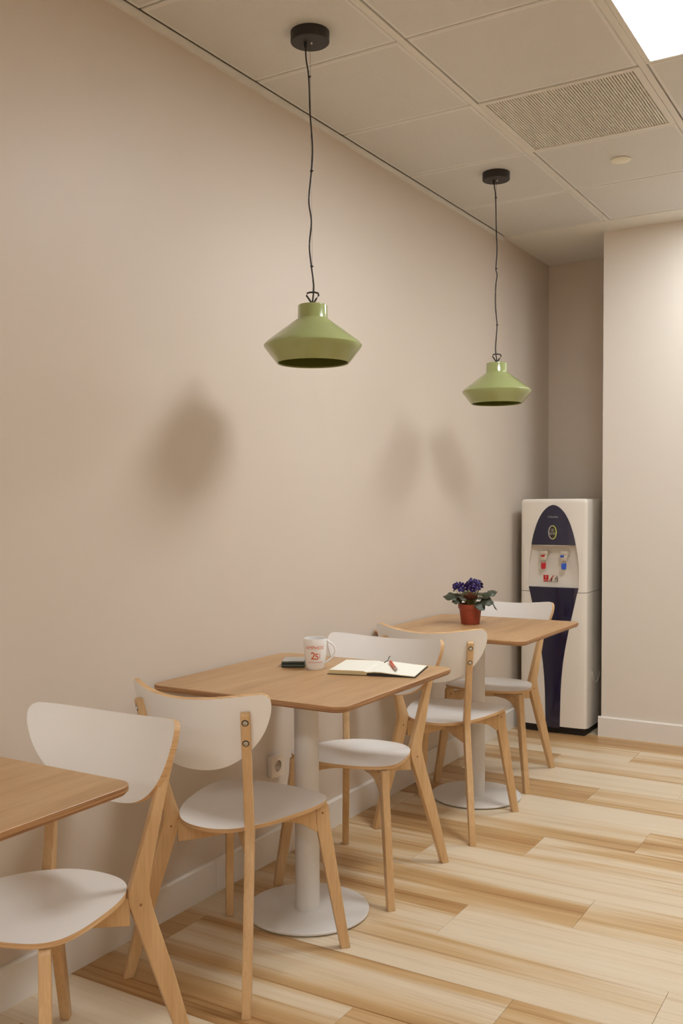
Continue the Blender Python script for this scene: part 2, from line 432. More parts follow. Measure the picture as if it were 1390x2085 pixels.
# ------------------------------------------------------------------ tables
def table(cx, cy, label, rz=0, ox=0, oy=0):
    T = tag(empty('cafe_table', (cx, cy, 0), rz), label, 'table', 'square oak-topped pedestal tables')
    hx, hy, R, zt, th = .356, .375, .042, .785, .019
    def rr(inset, n=8):
        pts = []
        for sx, sy, a0 in ((1, 1, 0), (-1, 1, PI/2), (-1, -1, PI), (1, -1, 1.5*PI)):
            for k in range(n+1):
                a = a0+PI/2*k/n; rad = R-inset*.6
                pts.append((sx*(hx-inset-rad)+rad*math.cos(a), sy*(hy-inset-rad)+rad*math.sin(a)))
        return pts
    bm = bmesh.new()
    lv = [(rr(.0015), zt, 0), (rr(0), zt-.0012, 1), (rr(0), zt-.012, 1), (rr(.006), zt-th, 1)]
    L = [[bm.verts.new((x, y, z)) for x, y in pts] for pts, z, _ in lv]
    fc = bm.faces.new(L[0]); fc.material_index = 0
    fc = bm.faces.new(L[-1][::-1]); fc.material_index = 0
    for k in range(3):
        for i in range(len(L[0])):
            j = (i+1) % len(L[0]); fc = bm.faces.new([L[k][i], L[k][j], L[k+1][j], L[k+1][i]]); fc.material_index = 1 if k else 0
    obj('tabletop', bm, [OAK, OAKE], T)
    bm = bmesh.new(); lathe(bm, [(0, .013), (.0405, .013), (.0405, zt-th-.006), (0, zt-th-.006)], ox, oy, n=40); obj('column', bm, CABINET, T, auto=.6)
    obj('mounting_plate', bx(ox-.14, ox+.14, oy-.14, oy+.14, zt-th-.006, zt-th), CABINET, T)
    bm = bmesh.new(); lathe(bm, [(0, .004), (.201, .004), (.204, .006), (.204, .011), (.202, .013), (0, .0135)], ox, oy, n=72); obj('base_disc', bm, CABINET, T, auto=.6)
    bm = bmesh.new(); lathe(bm, [(0, 0), (.19, 0), (.19, .004), (0, .004)], ox, oy, n=48); obj('floor_pad', bm, DARK, T)
    return T
table(.377, 1.082, 'oak-topped table cut off by the left edge of the picture')
table(.371, 2.653, 'oak-topped table holding the mug, the grey case and the open notebook', ox=-.002, oy=-.010)
table(.366, 4.088, 'oak-topped table holding the potted violet, nearest the water dispenser', ox=-.010, oy=-.008)

# ------------------------------------------------------------------ chair
# local frame: +y is where the sitter faces
def seat_z(x, y):
    z = .453 + .0185*(y+.157)/.424
    z += .006*(x/.2)**2*max(0, min(1, (.2-y)/.25))
    z -= .007*math.exp(-(x/.11)**2-((y-.02)/.11)**2)
    if y > .19: z -= .006*((y-.19)/.075)**2
    return z
half = [(.0, -.166), (.05, -.160), (.092, -.141), (.127, -.109), (.156, -.066), (.179, -.012), (.195, .045), (.207, .1), (.212, .15), (.206, .192), (.182, .224), (.140, .244), (.075, .259)]
so = [Vector((p.x*.965, .05+(p.y-.05)*.965)) for p in crom(half + [(0, .264)] + [(-x, y) for x, y in half[:0:-1]], 4)]
E_R = Vector((.52, -.854)).normalized()       # outward direction of a right rear leg board
E_F = Vector((.685, .729)).normalized()       # outward direction of a right front leg board
def back_y(x, z): return -.237 + 1.6*x*x + .28*(.80-z)
bh = [(.0, .627), (.06, .631), (.108, .645), (.150, .671), (.186, .707), (.213, .748), (.230, .790), (.2365, .820), (.2345, .841), (.223, .851), (.200, .8505), (.10, .838)]
bo = crom(bh + [(0, .833)] + [(-x, y) for x, y in bh[:0:-1]], 4)
def back_n(p): return Vector((-3.2*p.x, 1, .28)).normalized()*-.0140
DOWEL = mat('dowel end grain', sl((150, 108, 70)), .6)
def dowels(leg, org, e, t_, z):
    ev = Vector((e[0], e[1], 0)).normalized(); n_ = Vector((-ev.y, ev.x, 0))
    for sd in (1, -1):
        bm = bmesh.new(); lathe(bm, [(0, .0004), (.0036, .0003), (.0038, -.002)], n=10)
        bm.transform(Matrix.Translation(Vector((org[0], org[1], z))+ev*t_+n_*sd*.0125) @ (n_*sd).to_track_quat('Z', 'Y').to_matrix().to_4x4())
        obj('dowel', bm, DOWEL, leg)
def make_chair():
    C = empty('dining_chair', (0, 0, 0))
    obj('seat', plate(so, (0, .05), lambda x, y: Vector((x, y, seat_z(x, y))), (0, 0, -.0115)), [LAM, PLY], C, recalc=False)
    obj('backrest', plate(bo, (0, .75), lambda x, z: Vector((x, back_y(x, z)+.013, z)), back_n, face_mi=0), [LAM, PLY], C, recalc=False)
    for s in (1, -1):
        e = (E_R.x*s, E_R.y)
        prof = [(.117, 0), (.145, 0), (.084, .235), (.034, .400), (.0245, .440), (.0235, .462), (.030, .500), (.064, .660), (.0990, .795), (.094, .802), (.0735, .802), (.0375, .655), (-.014, .488), (-.027, .452), (-.025, .425), (.03, .26)]
        leg = obj('rear_leg', prism(prof, (.144*s, -.118, 0), e, .025, .0025), BEECH, C, auto=.9)
        # bolts that hold the backrest, on the outer (rear) edge of the post
        for zz in (.774, .716):
            k = (zz-.66)/(.795-.66); tt = .064+k*(.099-.064)
            o3 = Vector((.144*s, -.118, zz)) + Vector((e[0], e[1], 0))*(tt+.0002)
            bm = bmesh.new(); lathe(bm, [(0, .0012), (.0030, .0012), (.0036, .0026), (.0068, .0022), (.0076, .0006), (.0076, -.003)], n=18)
            nrm = Vector((e[0], e[1], -.26)).normalized()
            bm.transform(Matrix.Translation(o3) @ nrm.to_track_quat('Z', 'Y').to_matrix().to_4x4())
            obj('bolt', bm, STEEL, leg, auto=.5)
            bm = bmesh.new(); lathe(bm, [(0, .0004), (.0095, .0004), (.0095, -.003)], n=18)
            bm.transform(Matrix.Translation(o3) @ nrm.to_track_quat('Z', 'Y').to_matrix().to_4x4())
            obj('bolt_recess', bm, DARK, leg)
        dowels(leg, (.144*s, -.118), e, .002, .421)
        e = (E_F.x*s, E_F.y)
        prof = [(.0545, 0), (.083, 0), (.021, .395), (.018, .445), (.012, .453), (-.021, .451), (-.0215, .395), (.012, .215)]
        fleg = obj('front_leg', prism(prof, (.176*s, .200, 0), e, .025, .0025), BEECH, C, auto=.9)
        dowels(fleg, (.176*s, .200), e, -.002, .424)
        # cross rail from this rear leg to the opposite front leg
        A = Vector((.144*s, -.118)); B = Vector((-.176*s, .200)); e = (B-A).normalized(); L = (B-A).length
        a0, a1 = .020, L-.0185
        prof = [(a0, .440), (a0, .373), (.13, .380), (L*.5, .398), (L-.13, .404), (L-.095, .402), (L-.068, .395), (L-.048, .385), (L-.032, .374), (L-.022, .366), (L-.010, .372), (L-.014, .395), (L-.018, .432), (L-.09, .442), (L*.5, .436)]
        rail = obj('cross_rail', prism(prof, (A.x, A.y, 0), e, .0215, .0015), BEECH, C, auto=.9)
        n2 = Vector((-e.y, e.x, 0))
        for sd in (1, -1):
            p = Vector((A.x, A.y, .428)) + Vector((e.x, e.y, 0))*(L*.62) + n2*(.0108*sd)
            bm = bmesh.new(); lathe(bm, [(0, .0008), (.003, .0012), (.0048, 0), (.0048, -.002)], n=12)
            bm.transform(Matrix.Translation(p) @ (n2*sd).to_track_quat('Z', 'Y').to_matrix().to_4x4()); obj('screw', bm, STEEL, rail)
    return C
def copy_tree(o, parent=None):
    c = o.copy(); COL.objects.link(c)
    if parent: c.parent = parent
    for ch in list(o.children): copy_tree(ch, c)
    return c
proto = make_chair()
CH = [(.385, 2.233, -.009, 'white chair seen from behind, on the near side of the mug table'),
      (.373, 3.027, 3.178, 'white chair facing the camera across the mug table, notebook in front of it'),
      (.376, 3.702, .040, 'white chair seen from behind, on the near side of the violet table'),
      (.302, 4.468, 3.210, 'white chair between the violet table and the water dispenser'),
      (.402, 1.535, 3.168, 'white chair at the lower left, drawn up to the table cut by the edge')]
for i, (x, y, a, lab) in enumerate(CH):
    c = proto if i == 0 else copy_tree(proto)
    c.location = (x, y, 0); c.rotation_euler = (0, 0, a)
    tag(c, lab, 'chair', 'white and beech plywood dining chairs')

# ------------------------------------------------------------------ pendant lamps
CR = Vector((.8560, .5170, 0))                # direction in which the cords wander (parallel to the photo plane)
def pendant(cx, cy, canopy, cord, label):
    Pn = tag(empty('pendant_lamp', (cx, cy, 0)), label, 'pendant lamp', 'green pendant lamps')
    prof = [(0, 1.997), (.0452, 1.997), (.0472, 1.9955), (.0480, 1.992), (.0488, 1.955), (.0505, 1.9515), (.090, 1.9235), (.150, 1.8785), (.157, 1.872), (.1605, 1.866), (.1585, 1.859), (.148, 1.846), (.1205, 1.811), (.1180, 1.8085),
            (.1150, 1.8095), (.1140, 1.813), (.148, 1.860), (.150, 1.868), (.085, 1.918), (.045, 1.945), (0, 1.947)]
    bm = bmesh.new(); lathe(bm, prof, n=96, mfun=lambda k: 1 if k > 13 else 0); obj('shade', bm, [SAGE, SAGEIN], Pn, auto=.7)
    bm = bmesh.new()
    zr = 1.997
    loop = [(-.0045, zr+.008), (-.012, zr+.020), (-.020, zr+.031), (-.018, zr+.038), (-.008, zr+.041), (.008, zr+.041), (.018, zr+.038), (.020, zr+.031), (.012, zr+.020), (.0045, zr+.008)]
    tube(bm, [CR*a + Vector((0, 0, z)) for a, z in loop], .0031, 8)
    lathe(bm, [(0, zr+.012), (.007, zr+.012), (.008, zr-.001), (0, zr-.001)], n=16)
    obj('hanging_loop', bm, BLACK, Pn, smooth=True)
    dx, dy = canopy[0]-cx, canopy[1]-cy
    bm = bmesh.new(); lathe(bm, [(0, H-.033), (.060, H-.033), (.0625, H-.031), (.0625, H+.0008), (0, H+.0008)], dx, dy, 56)
    cn = obj('canopy', bm, BLACK, Pn, auto=.6)
    bm = bmesh.new(); lathe(bm, [(0, H-.0375), (.003, H-.037), (.004, H-.033)], dx+.004, dy+.002, 12); obj('screw', bm, STEEL, cn, smooth=True)
    a = canopy[2]
    bm = bmesh.new(); lathe(bm, [(0, H-.050), (.0045, H-.050), (.0055, H-.033), (.0055, H-.031)], dx+CR.x*a, dy+CR.y*a, 16); obj('cord_grip', bm, BLACK, cn, auto=.6)
    top = Vector((dx, dy, H-.035)); bot = Vector((0, 0, zr+.012))
    pts = []
    n = len(cord)
    raw = [(top + (bot-top)*((top.z-z)/(top.z-bot.z))).xy.to_3d() + CR*o_ + Vector((0, 0, z)) for o_, z in cord]
    for i in range(n-1):
        p0, p1, p2, p3 = raw[max(i-1, 0)], raw[i], raw[i+1], raw[min(i+2, n-1)]
        for j in range(6):
            s = j/6; pts.append(.5*((2*p1)+(p2-p0)*s+(2*p0-5*p1+4*p2-p3)*s*s+(3*p1-p0-3*p2+p3)*s**3))
    pts.append(raw[-1])
    bm = bmesh.new(); tube(bm, pts, .0026, 8); obj('cord', bm, CORD, Pn, smooth=True)
    bm = bmesh.new(); tube(bm, [top, Vector((0, 0, zr+.041))], .0006, 6); obj('steel_wire', bm, STEEL, Pn, smooth=True)
    for (o_, z) in canopy[3]:
        c3 = (top + (bot-top)*((top.z-z)/(top.z-bot.z))).xy.to_3d() + CR*o_*.8
        bm = bmesh.new(); lathe(bm, [(0, z-.003), (.0042, z-.0025), (.0042, z+.0025), (0, z+.003)], c3.x, c3.y, 10)
        box(bm, c3.x+CR.x*.004-.0015, c3.x+CR.x*.004+.004, c3.y-.001, c3.y+.002, z-.001, z+.001)
        obj('cable_tie', bm, CORD, Pn)
def cordpts(px, wire_top, wire_bot, z_top, z_bot, ppm):
    out = []
    for (uu, vv) in px:
        k = (vv-wire_top[1])/(wire_bot[1]-wire_top[1]); wx = wire_top[0]+k*(wire_bot[0]-wire_top[0])
        out.append(((uu-wx)/ppm, z_top+(z_bot-z_top)*k))
    return out
zt_, zb_ = H-.035, 2.038
c1 = cordpts([(622, 84), (623.3, 116), (628.4, 152), (631, 224), (636, 298), (633.8, 346), (628.7, 407), (633.8, 451), (629.8, 501), (633.8, 544), (638.5, 585)], (631, 84), (636, 598), zt_, zb_, 615)
c1.append((0, 2.01))
pendant(.385, 2.675, (.381, 2.677, -.0145, [c1[2], c1[5], c1[9]]), c1, 'green enamel pendant lamp hanging above the table with the mug')
c2 = cordpts([(1004, 371), (1005.5, 385), (1007.7, 404.6), (1009, 467), (1010.6, 511), (1008.6, 546.6), (1010.9, 560), (1008, 584.5), (1007.7, 623.6), (1010.9, 660), (1008.4, 697), (1008, 712)], (1008.6, 371), (1010.5, 719), zt_, zb_, 433)
c2.append((0, 2.01))
pendant(.385, 4.254, (.381, 4.254, -.0105, [c2[2], c2[5], c2[9]]), c2, 'green enamel pendant lamp hanging above the table with the violet')

# ------------------------------------------------------------------ water dispenser
D = tag(empty('water_dispenser', (.2615, 5.412, 0)), 'tall white and navy water dispenser standing in the alcove', 'water dispenser')
hw = .197                                     # local frame: x across, y = depth, front at y = 0
def fy(x): return .010*(abs(x)/hw)**3          # the front bulges very slightly
bm = bmesh.new(); box(bm, -hw+.012, hw-.012, .03, .50, 0, .04); obj('plinth', bm, DARK, D)
# rounded plan outline for the shell behind the front
def shell(bm, z0, z1, inset=0, y0=.05, top_round=0):
    R = .018; pts = []
    for sx, sy, a0 in ((1, 1, 0), (-1, 1, PI/2)):
        for k in range(6):
            a = a0+PI/2*k/5; pts.append((sx*(hw-R)+R*math.cos(a), .53-R+R*math.sin(a)))
    pts += [(-hw, y0), (hw, y0)]
    lv = [(z0, 0), (z1-top_round, 0)] + ([(z1-top_round*(1-math.sin(a)), top_round*(1-math.cos(a))) for a in (.4, .8, 1.2, 1.57)] if top_round else [])
    Ls = [[bm.verts.new((x*(1-ins/hw), min(max(y, y0), .53-ins), z)) for x, y in pts] for z, ins in lv]
    for A, B in zip(Ls, Ls[1:]):
        for i in range(len(A)): bm.faces.new([A[i], A[(i+1) % len(A)], B[(i+1) % len(A)], B[i]])
    bm.faces.new(Ls[0]); bm.faces.new(Ls[-1])
bm = bmesh.new(); shell(bm, .04, .826, y0=.05); shell(bm, .829, 1.366, y0=.05, top_round=.018)
obj('cabinet', bm, DISPW, D, auto=.5)
def interp(tab, z):
    tab = sorted(tab)
    if z <= tab[0][0]: return tab[0][1]
    for (a, p), (b, q) in zip(tab, tab[1:]):
        if z <= b:
            return p+(q-p)*(z-a)/(b-a)
    return tab[-1][1]
RC = .004                                     # centre line of the recess, dome and navy door
dome = [(1.100, .132), (1.13, .127), (1.16, .120), (1.19, .111), (1.22, .101), (1.25, .088), (1.275, .074), (1.295, .060), (1.311, .044), (1.322, .029), (1.329, .014), (1.331, 0)]
rec = [(.855, .149), (.95, .150), (1.00, .147), (1.05, .141), (1.100, .132)]
door = [(.035, .043), (.10, .044), (.18, .046), (.26, .048), (.34, .053), (.42, .061), (.50, .073), (.58, .088), (.66, .105), (.74, .123), (.80, .136), (.855, .149)]
def front_rows(bm, zs, inner, depth=.05, corner=.016):
    """white front with an opening of half width inner(z) around RC; rounded vertical corners"""
    R = corner
    def outer(sg):
        pts = []
        for k in range(6):
            a = PI/2*k/5; pts.append((sg*(hw-R+R*math.sin(a)), .010+R-R*math.cos(a)))
        return pts + [(sg*hw, depth)]
    for sg in (1, -1):
        rows = []
        for z, ins in zs:
            iw = inner(z); xi = RC+sg*iw
            pts = [(xi, depth)] if iw > 0 else []
            N = 8
            xo = sg*(hw-R)
            for k in range(N): 
                x = xi+(xo-xi)*k/N; pts.append((x, fy(x)))
            pts += outer(sg)
            rows.append([bm.verts.new((x*(1-ins/hw), y+ins*.8, z)) for x, y in pts])
        for A, B in zip(rows, rows[1:]):
            for i in range(len(A)-1):
                if len(A) == len(B): bm.faces.new([A[i], A[i+1], B[i+1], B[i]])
                else:
                    a, b = A[-len(B):] if len(A) > len(B) else A, B[-len(A):] if len(B) > len(A) else B
                    if i < len(a)-1: bm.faces.new([a[i], a[i+1], b[i+1], b[i]])
        for rw in (rows[0], rows[-1]): bm.faces.new(rw if len(rw) > 2 else rw)
bm = bmesh.new()
front_rows(bm, [(z/1000, 0) for z in range(45, 826, 30)]+[(.826, 0)], lambda z: interp(door, z)-.001)
obj('lower_front', bm, DISPW, D, auto=.6)
bm = bmesh.new()
zs = [(.829, 0)]+[(z/1000, 0) for z in range(855, 1100, 20)]+[(1.100, 0)]
front_rows(bm, zs, lambda z: interp(rec, z) if z >= .855 else interp(door, z))
front_rows(bm, [(1.100, 0)]+[(z/1000, 0) for z in range(1120, 1350, 20)]+[(1.344, 0), (1.352, .0012), (1.359, .0045), (1.364, .010), (1.366, .017)], lambda z: 0)
obj('upper_front', bm, DISPW, D, auto=.6)
# recess back panel, slopes forward to the bottom
bm = bmesh.new(); rows = []
for k in range(13):
    z = .850+(1.112-.850)*k/12; iw = interp(rec, z)+.001; q = k/12
    yb = .020+.026*min(1, q*1.5)
    rows.append([bm.verts.new((RC+iw*j/6, yb-.012*(abs(j)/6)**4, z)) for j in range(-6, 7)])
for A, B in zip(rows, rows[1:]):
    for i in range(12): bm.faces.new([A[i], A[i+1], B[i+1], B[i]])
obj('recess_panel', bm, DISPR, D, smooth=True)
obj('recess_ceiling', bx(RC-.131, RC+.131, .004, .05, 1.098, 1.103), DISPR, D)
# navy dome
def bulged(tab, zs, b0, th, depth=.05, name='', parent=None, top_flat=False):
    bm = bmesh.new(); rows = []
    zlo, zhi = tab[0][0], tab[-1][0]
    for z in zs:
        iw = max(interp(tab, z)-.0006, .0002)
        rows.append([bm.verts.new((RC+iw*j/10, fy(RC+iw*j/10)-th-b0(z)*(1-(j/10)**2), z)) for j in range(-10, 11)])
    back = [[bm.verts.new((v.co.x, .02, v.co.z)) for v in rw] for rw in (rows[0], rows[-1])]
    for A, B in zip(rows, rows[1:]):
        for i in range(20): bm.faces.new([A[i], A[i+1], B[i+1], B[i]])
    for A, B in ((rows[0], back[0]), (rows[-1], back[1])):
        for i in range(20): bm.faces.new([A[i], A[i+1], B[i+1], B[i]])
    for e_ in (0, -1):
        s = [bm.verts.new((rw[e_].co.x, .02, rw[e_].co.z)) for rw in rows]
        for i in range(len(rows)-1): bm.faces.new([rows[i][e_], rows[i+1][e_], s[i+1], s[i]])
    return obj(name, bm, NAVY, parent or D, auto=.9)
zs = [1.100+.231*(1-(1-k/24)**1.6) for k in range(25)]
dm = bulged(dome, zs, lambda z: .012*max(0, (1.335-z)/.235), .003, name='control_dome')
zs = [.036+(.855-.036)*k/30 for k in range(31)]
dr = bulged(door, zs, lambda z: .004+.010*max(0, (z-.6)/.255), .002, name='navy_door')
bm = bmesh.new(); box(bm, -hw+.002, hw-.002, -.0165, -.0160, .8268, .8282)
bm.free()
# highlight on the navy tray top, put in as a shallow silver half ellipse
bm = bmesh.new()
pts = [(RC+.100*math.cos(PI*k/16), -.004-.010*math.sin(PI*k/16)) for k in range(17)]
A = [bm.verts.new((x, y, .8552)) for x, y in pts]; B = [bm.verts.new((x, y, .8580)) for x, y in pts]
bm.faces.new(A); bm.faces.new(B)
for i in range(17): bm.faces.new([A[i], A[(i+1) % 17], B[(i+1) % 17], B[i]])
obj('tray_highlight', bm, SILV, D)
bm = bmesh.new()
pts = [(RC+.090*math.cos(PI*k/16), .004-.017*math.sin(PI*k/16)) for k in range(17)]
A = [bm.verts.new((x, y, 1.0955)) for x, y in pts]; B = [bm.verts.new((x, y, 1.0995)) for x, y in pts]
bm.faces.new(A); bm.faces.new(B)
for i in range(17): bm.faces.new([A[i], A[(i+1) % 17], B[(i+1) % 17], B[i]])
obj('lamp_strip', bm, DISPW, D)
# emblem
def ellipse_ring(bm, cx, cz, a, b, y, wd, a0=0, a1=2*PI, n=40, dep=.002):
    P_ = []
    for k in range(n+1):
        an = a0+(a1-a0)*k/n; P_.append([bm.verts.new((cx+(a-q)*math.cos(an), yy, cz+(b-q)*math.sin(an))) for q, yy in ((0, y+dep), (0, y), (wd, y), (wd, y+dep))])
    for A, B in zip(P_, P_[1:]):
        for i in range(3): bm.faces.new([A[i], A[i+1], B[i+1], B[i]])
ey = -.0136
bm = bmesh.new(); ellipse_ring(bm, RC, 1.173, .0255, .041, ey-.002, .006, PI/2, 1.5*PI); obj('emblem_ring', bm, SILV, dm)
bm = bmesh.new(); ellipse_ring(bm, RC, 1.173, .0255, .041, ey-.002, .006, -PI/2, PI/2); obj('emblem_ring', bm, LEDG, dm)
bm = bmesh.new(); v = [bm.verts.new((RC+.0205*math.cos(2*PI*k/32), ey-.0005, 1.173+.036*math.sin(2*PI*k/32))) for k in range(32)]; bm.faces.new(v)
obj('emblem_face', bm, mat('emblem brown', sl((52, 42, 34)), .4), dm)
for (qx, qz, mm) in ((0, 1.186, SILV), (-.0095, 1.167, SILV), (.0095, 1.167, SILV)):
    bm = bmesh.new(); ellipse_ring(bm, RC+qx, qz, .0085, .0085, ey-.0012, .0016, n=20); obj('indicator_ring', bm, mm, dm)
for (qx, qz, mm) in ((0, 1.186, SILV), (-.0095, 1.166, SILV), (.0095, 1.167, LEDG)):
    bm = bmesh.new(); v = [bm.verts.new((RC+qx+.0035*math.cos(2*PI*k/12), ey-.0012, qz+.0035*math.sin(2*PI*k/12))) for k in range(12)]; bm.faces.new(v); obj('indicator', bm, mm, dm)
me = text_mesh('Columbia', .0155); me.materials.append(SILV)
me.transform(Matrix.Translation((RC, -.0072, 1.262)) @ Matrix.Rotation(PI/2, 4, 'X')); link('logo_lettering', me, dm)
# taps
for qx, cm, nm, sq in ((-.052, RED, 'red', .0), (.069, BLUE, 'blue', -.007)):
    tp = obj('tap', bx(qx-.021, qx+.021, -.006, .040, 1.036, 1.066, .006), CHROM, D, auto=.6)
    bm = bmesh.new()
    box(bm, qx-.017, qx+.019, -.014, .010, 1.008, 1.040); bevel(bm, .004, 2); obj('tap_body', bm, CHROM, tp, auto=.6)
    bm = bmesh.new(); lathe(bm, [(0, 1.0), (.009, 1.0), (.010, 1.012)], qx+.001, 0, 16); obj('spout', bm, CHROM, tp, smooth=True)
    obj('tap_button', bx(qx-.011+sq, qx+.010+sq, -.0165, -.012, 1.030, 1.042, .001), cm, tp)
    bm = bmesh.new()
    pr = [(-.018, .998), (.018, .998), (.016, .962), (.010, .957), (0, .9555), (-.010, .957), (-.016, .962)]
    A = [bm.verts.new((qx+.004+x, -.0150-.1*(1.0-z), z)) for x, z in pr]; B = [bm.verts.new((qx+.004+x, -.011-.1*(1.0-z), z)) for x, z in pr]
    bm.faces.new(A); bm.faces.new(B)
    for i in range(7): bm.faces.new([A[i], A[(i+1) % 7], B[(i+1) % 7], B[i]])
    obj('lever_frame', bm, CHROM, tp)
    bm = bmesh.new()
    pr = [(-.0145, .996), (.0145, .996), (.0135, .965), (.008, .961), (0, .960), (-.008, .961), (-.0135, .965)]
    A = [bm.verts.new((qx+.004+x, -.0175-.1*(1.0-z), z)) for x, z in pr]; B = [bm.verts.new((qx+.004+x, -.0145-.1*(1.0-z), z)) for x, z in pr]
    bm.faces.new(A); bm.faces.new(B)
    for i in range(7): bm.faces.new([A[i], A[(i+1) % 7], B[(i+1) % 7], B[i]])
    obj('lever', bm, cm, tp)
# warning stickers
def sticker(name, x0, x1, z0, z1, mm, y=.0185, parent=D): return obj(name, bx(x0, x1, y, y+.0006, z0, z1), mm, parent)
PRW = mat('white sticker', sl((228, 216, 200)), .5); PRK = mat('black print', sl((40, 34, 30)), .5); PRR = mat('red print', sl((196, 22, 30)), .5)
st = sticker('warning_sticker', -.062, .031, .885, .924, PRW, .0205)
sticker('red_square', -.061, -.031, .895, .923, PRR, .0198, st); sticker('red_bar', -.061, -.031, .886, .8925, PRR, .0198, st)
sticker('exclamation_mark', -.0475, -.0445, .904, .919, PRW, .0190, st)
def quad(name, pts, mm, y=.0194):
    bm = bmesh.new(); bm.faces.new([bm.verts.new((x, y, z)) for x, z in pts]); return obj(name, bm, mm, st)
quad('red_slash', [(-.030, .886), (-.024, .886), (.002, .922), (-.004, .922)], PRR)
quad('pictogram', [(-.018, .886), (-.011, .886), (-.007, .905), (-.004, .905), (-.012, .908)], PRK)
quad('pictogram', [(.006, .886), (.010, .886), (.022, .919), (.019, .921), (.014, .903)], PRK)
quad('pictogram', [(.019, .886), (.025, .886), (.026, .905), (.023, .921)], PRK)
quad('pictogram', [(.008, .904), (.012, .900), (.018, .906), (.014, .910)], PRK)
bm = bmesh.new(); tube(bm, [(hw+.001, .12+.02*k, .36-.035*k+.004*k*k) for k in range(9)], .0022, 6)
obj('power_cord', bm, DISPW, D, smooth=True)

# ------------------------------------------------------------------ wall socket
K = tag(empty('wall_socket', (0, 2.975, .359)), 'square white power socket on the wall behind the column of the table with the mug', 'socket')
obj('socket_box', bx(0, .014, -.036, .036, -.036, .036, .002), SOCK, K)
bm = bmesh.new(); seg = 32; R1 = .0215
ou = []
for k in range(seg):
    a = 2*PI*k/seg+PI/4; c_, s_ = math.cos(a), math.sin(a); q = .041/max(abs(c_), abs(s_)); ou.append((c_*q, s_*q, c_*R1, s_*R1))
A = [bm.verts.new((.022, p[0], p[1])) for p in ou]; B = [bm.verts.new((.022, p[2], p[3])) for p in ou]
Cc = [bm.verts.new((.014, p[0], p[1])) for p in ou]; Dd = [bm.verts.new((.0142, p[2], p[3])) for p in ou]
for i in range(seg):
    j = (i+1) % seg
    bm.faces.new([A[i], A[j], B[j], B[i]]); bm.faces.new([A[i], A[j], Cc[j], Cc[i]]); bm.faces.new([B[i], B[j], Dd[j], Dd[i]]).material_index = 1
bm.faces.new(Dd).material_index = 1
obj('socket_plate', bm, [SOCK, SOCKIN], K)
bm = bmesh.new()
for s in (-1, 1):
    lathe(bm, [(0, 0), (.0027, 0), (.0027, .0012), (0, .0012)], 0, 0, 10)
    bm.verts.ensure_lookup_table()
    for v in bm.verts[-22:]: v.co = Vector((.0144+v.co.z, v.co.x+s*.0095, v.co.y))
bm.free()
for s in (-1, 1):
    bm = bmesh.new(); v = [bm.verts.new((.0147, s*.0095+.0028*math.cos(2*PI*k/12), .0028*math.sin(2*PI*k/12))) for k in range(12)]; bm.faces.new(v); obj('pin_hole', bm, DARK, K)
    obj('earth_clip', bx(.0142, .021, -.004, .004, s*.0195-.001, s*.0195+.001), STEEL, K)

# ------------------------------------------------------------------ mug
TZ = .785
MX, MY = .3225, 2.7725
Mg = tag(empty('mug', (MX, MY, TZ), YAW), 'white ceramic mug with orange lettering and handle on the right', 'mug')
prof = [(0, .004), (.0275, .004), (.0285, 0), (.0298, .0010), (.0318, .010), (.0350, .028), (.0378, .050), (.0400, .080), (.0410, .1055), (.0403, .1068), (.0388, .1060), (.0378, .080), (.0356, .050), (.0325, .025), (.028, .009), (0, .006)]
bm = bmesh.new(); lathe(bm, prof, n=64); obj('cup', bm, CERAM, Mg, auto=.9)
def mug_r(z): return interp([(z_, r_) for r_, z_ in prof[3:9]], z)
hp = crom([(.0375, .092), (.044, .090), (.053, .083), (.0600, .070), (.0615, .057), (.056, .042), (.046, .028), (.030, .0200)], 4)[:-3]
bm = bmesh.new()
hp3 = [Vector((.0375+(a-.0375)*1.32, 0, .004+z)) for a, z in hp]
tube(bm, hp3, .0036, 10)
for v in bm.verts: v.co.y *= 1.9
obj('handle', bm, CERAM, Mg, smooth=True)
def wrap(s, size, x0, z0, bold=0, squash=1.0, name='lettering', mm=ORANGE):
    me = text_mesh(s, size, 0, bold); bm = bmesh.new(); bm.from_mesh(me)
    bmesh.ops.subdivide_edges(bm, edges=[e for e in bm.edges if e.calc_length() > .004], cuts=2)
    for v in bm.verts:
        z = v.co.y+z0; rr = mug_r(z)+.0004; a = -PI/2+(v.co.x*squash+x0)/mug_r(z)
        v.co = Vector((rr*math.cos(a), rr*math.sin(a), z))
    bm.to_mesh(me); bm.free(); me.materials.append(mm); return link(name, me, Mg)
wrap('AMPHOS', .0165, -.0010, .0775, 0)
wrap('25', .0050, .0338, .0845, 0)
wrap('2', .0350, -.0065, .0490, .0002)
wrap('5', .0300, .0065, .0465, .0002)
wrap('|', .022, .0165, .051, 0)
wrap('DESIGNING CHANGES', .0062, .0005, .0275, 0, .86)

# ------------------------------------------------------------------ small grey case
ca = Vector((math.cos(YAW), math.sin(YAW)))
Ks = tag(empty('pocket_case', (.220, 2.796, TZ), .50), 'small dark case with a grey lid lying left of the mug', 'case')
obj('case_body', bx(-.041, .041, -.049, .049, 0, .0125, .004, 3), TIN, Ks, auto=.9)
obj('case_lid', bx(-.040, .040, -.048, .048, .0128, .0215, .003, 3), TIN, Ks, auto=.9)
obj('lid_glass', bx(-.0380, .0380, -.0460, .0460, .0213, .0221, .0003, 1), TINTOP, Ks)

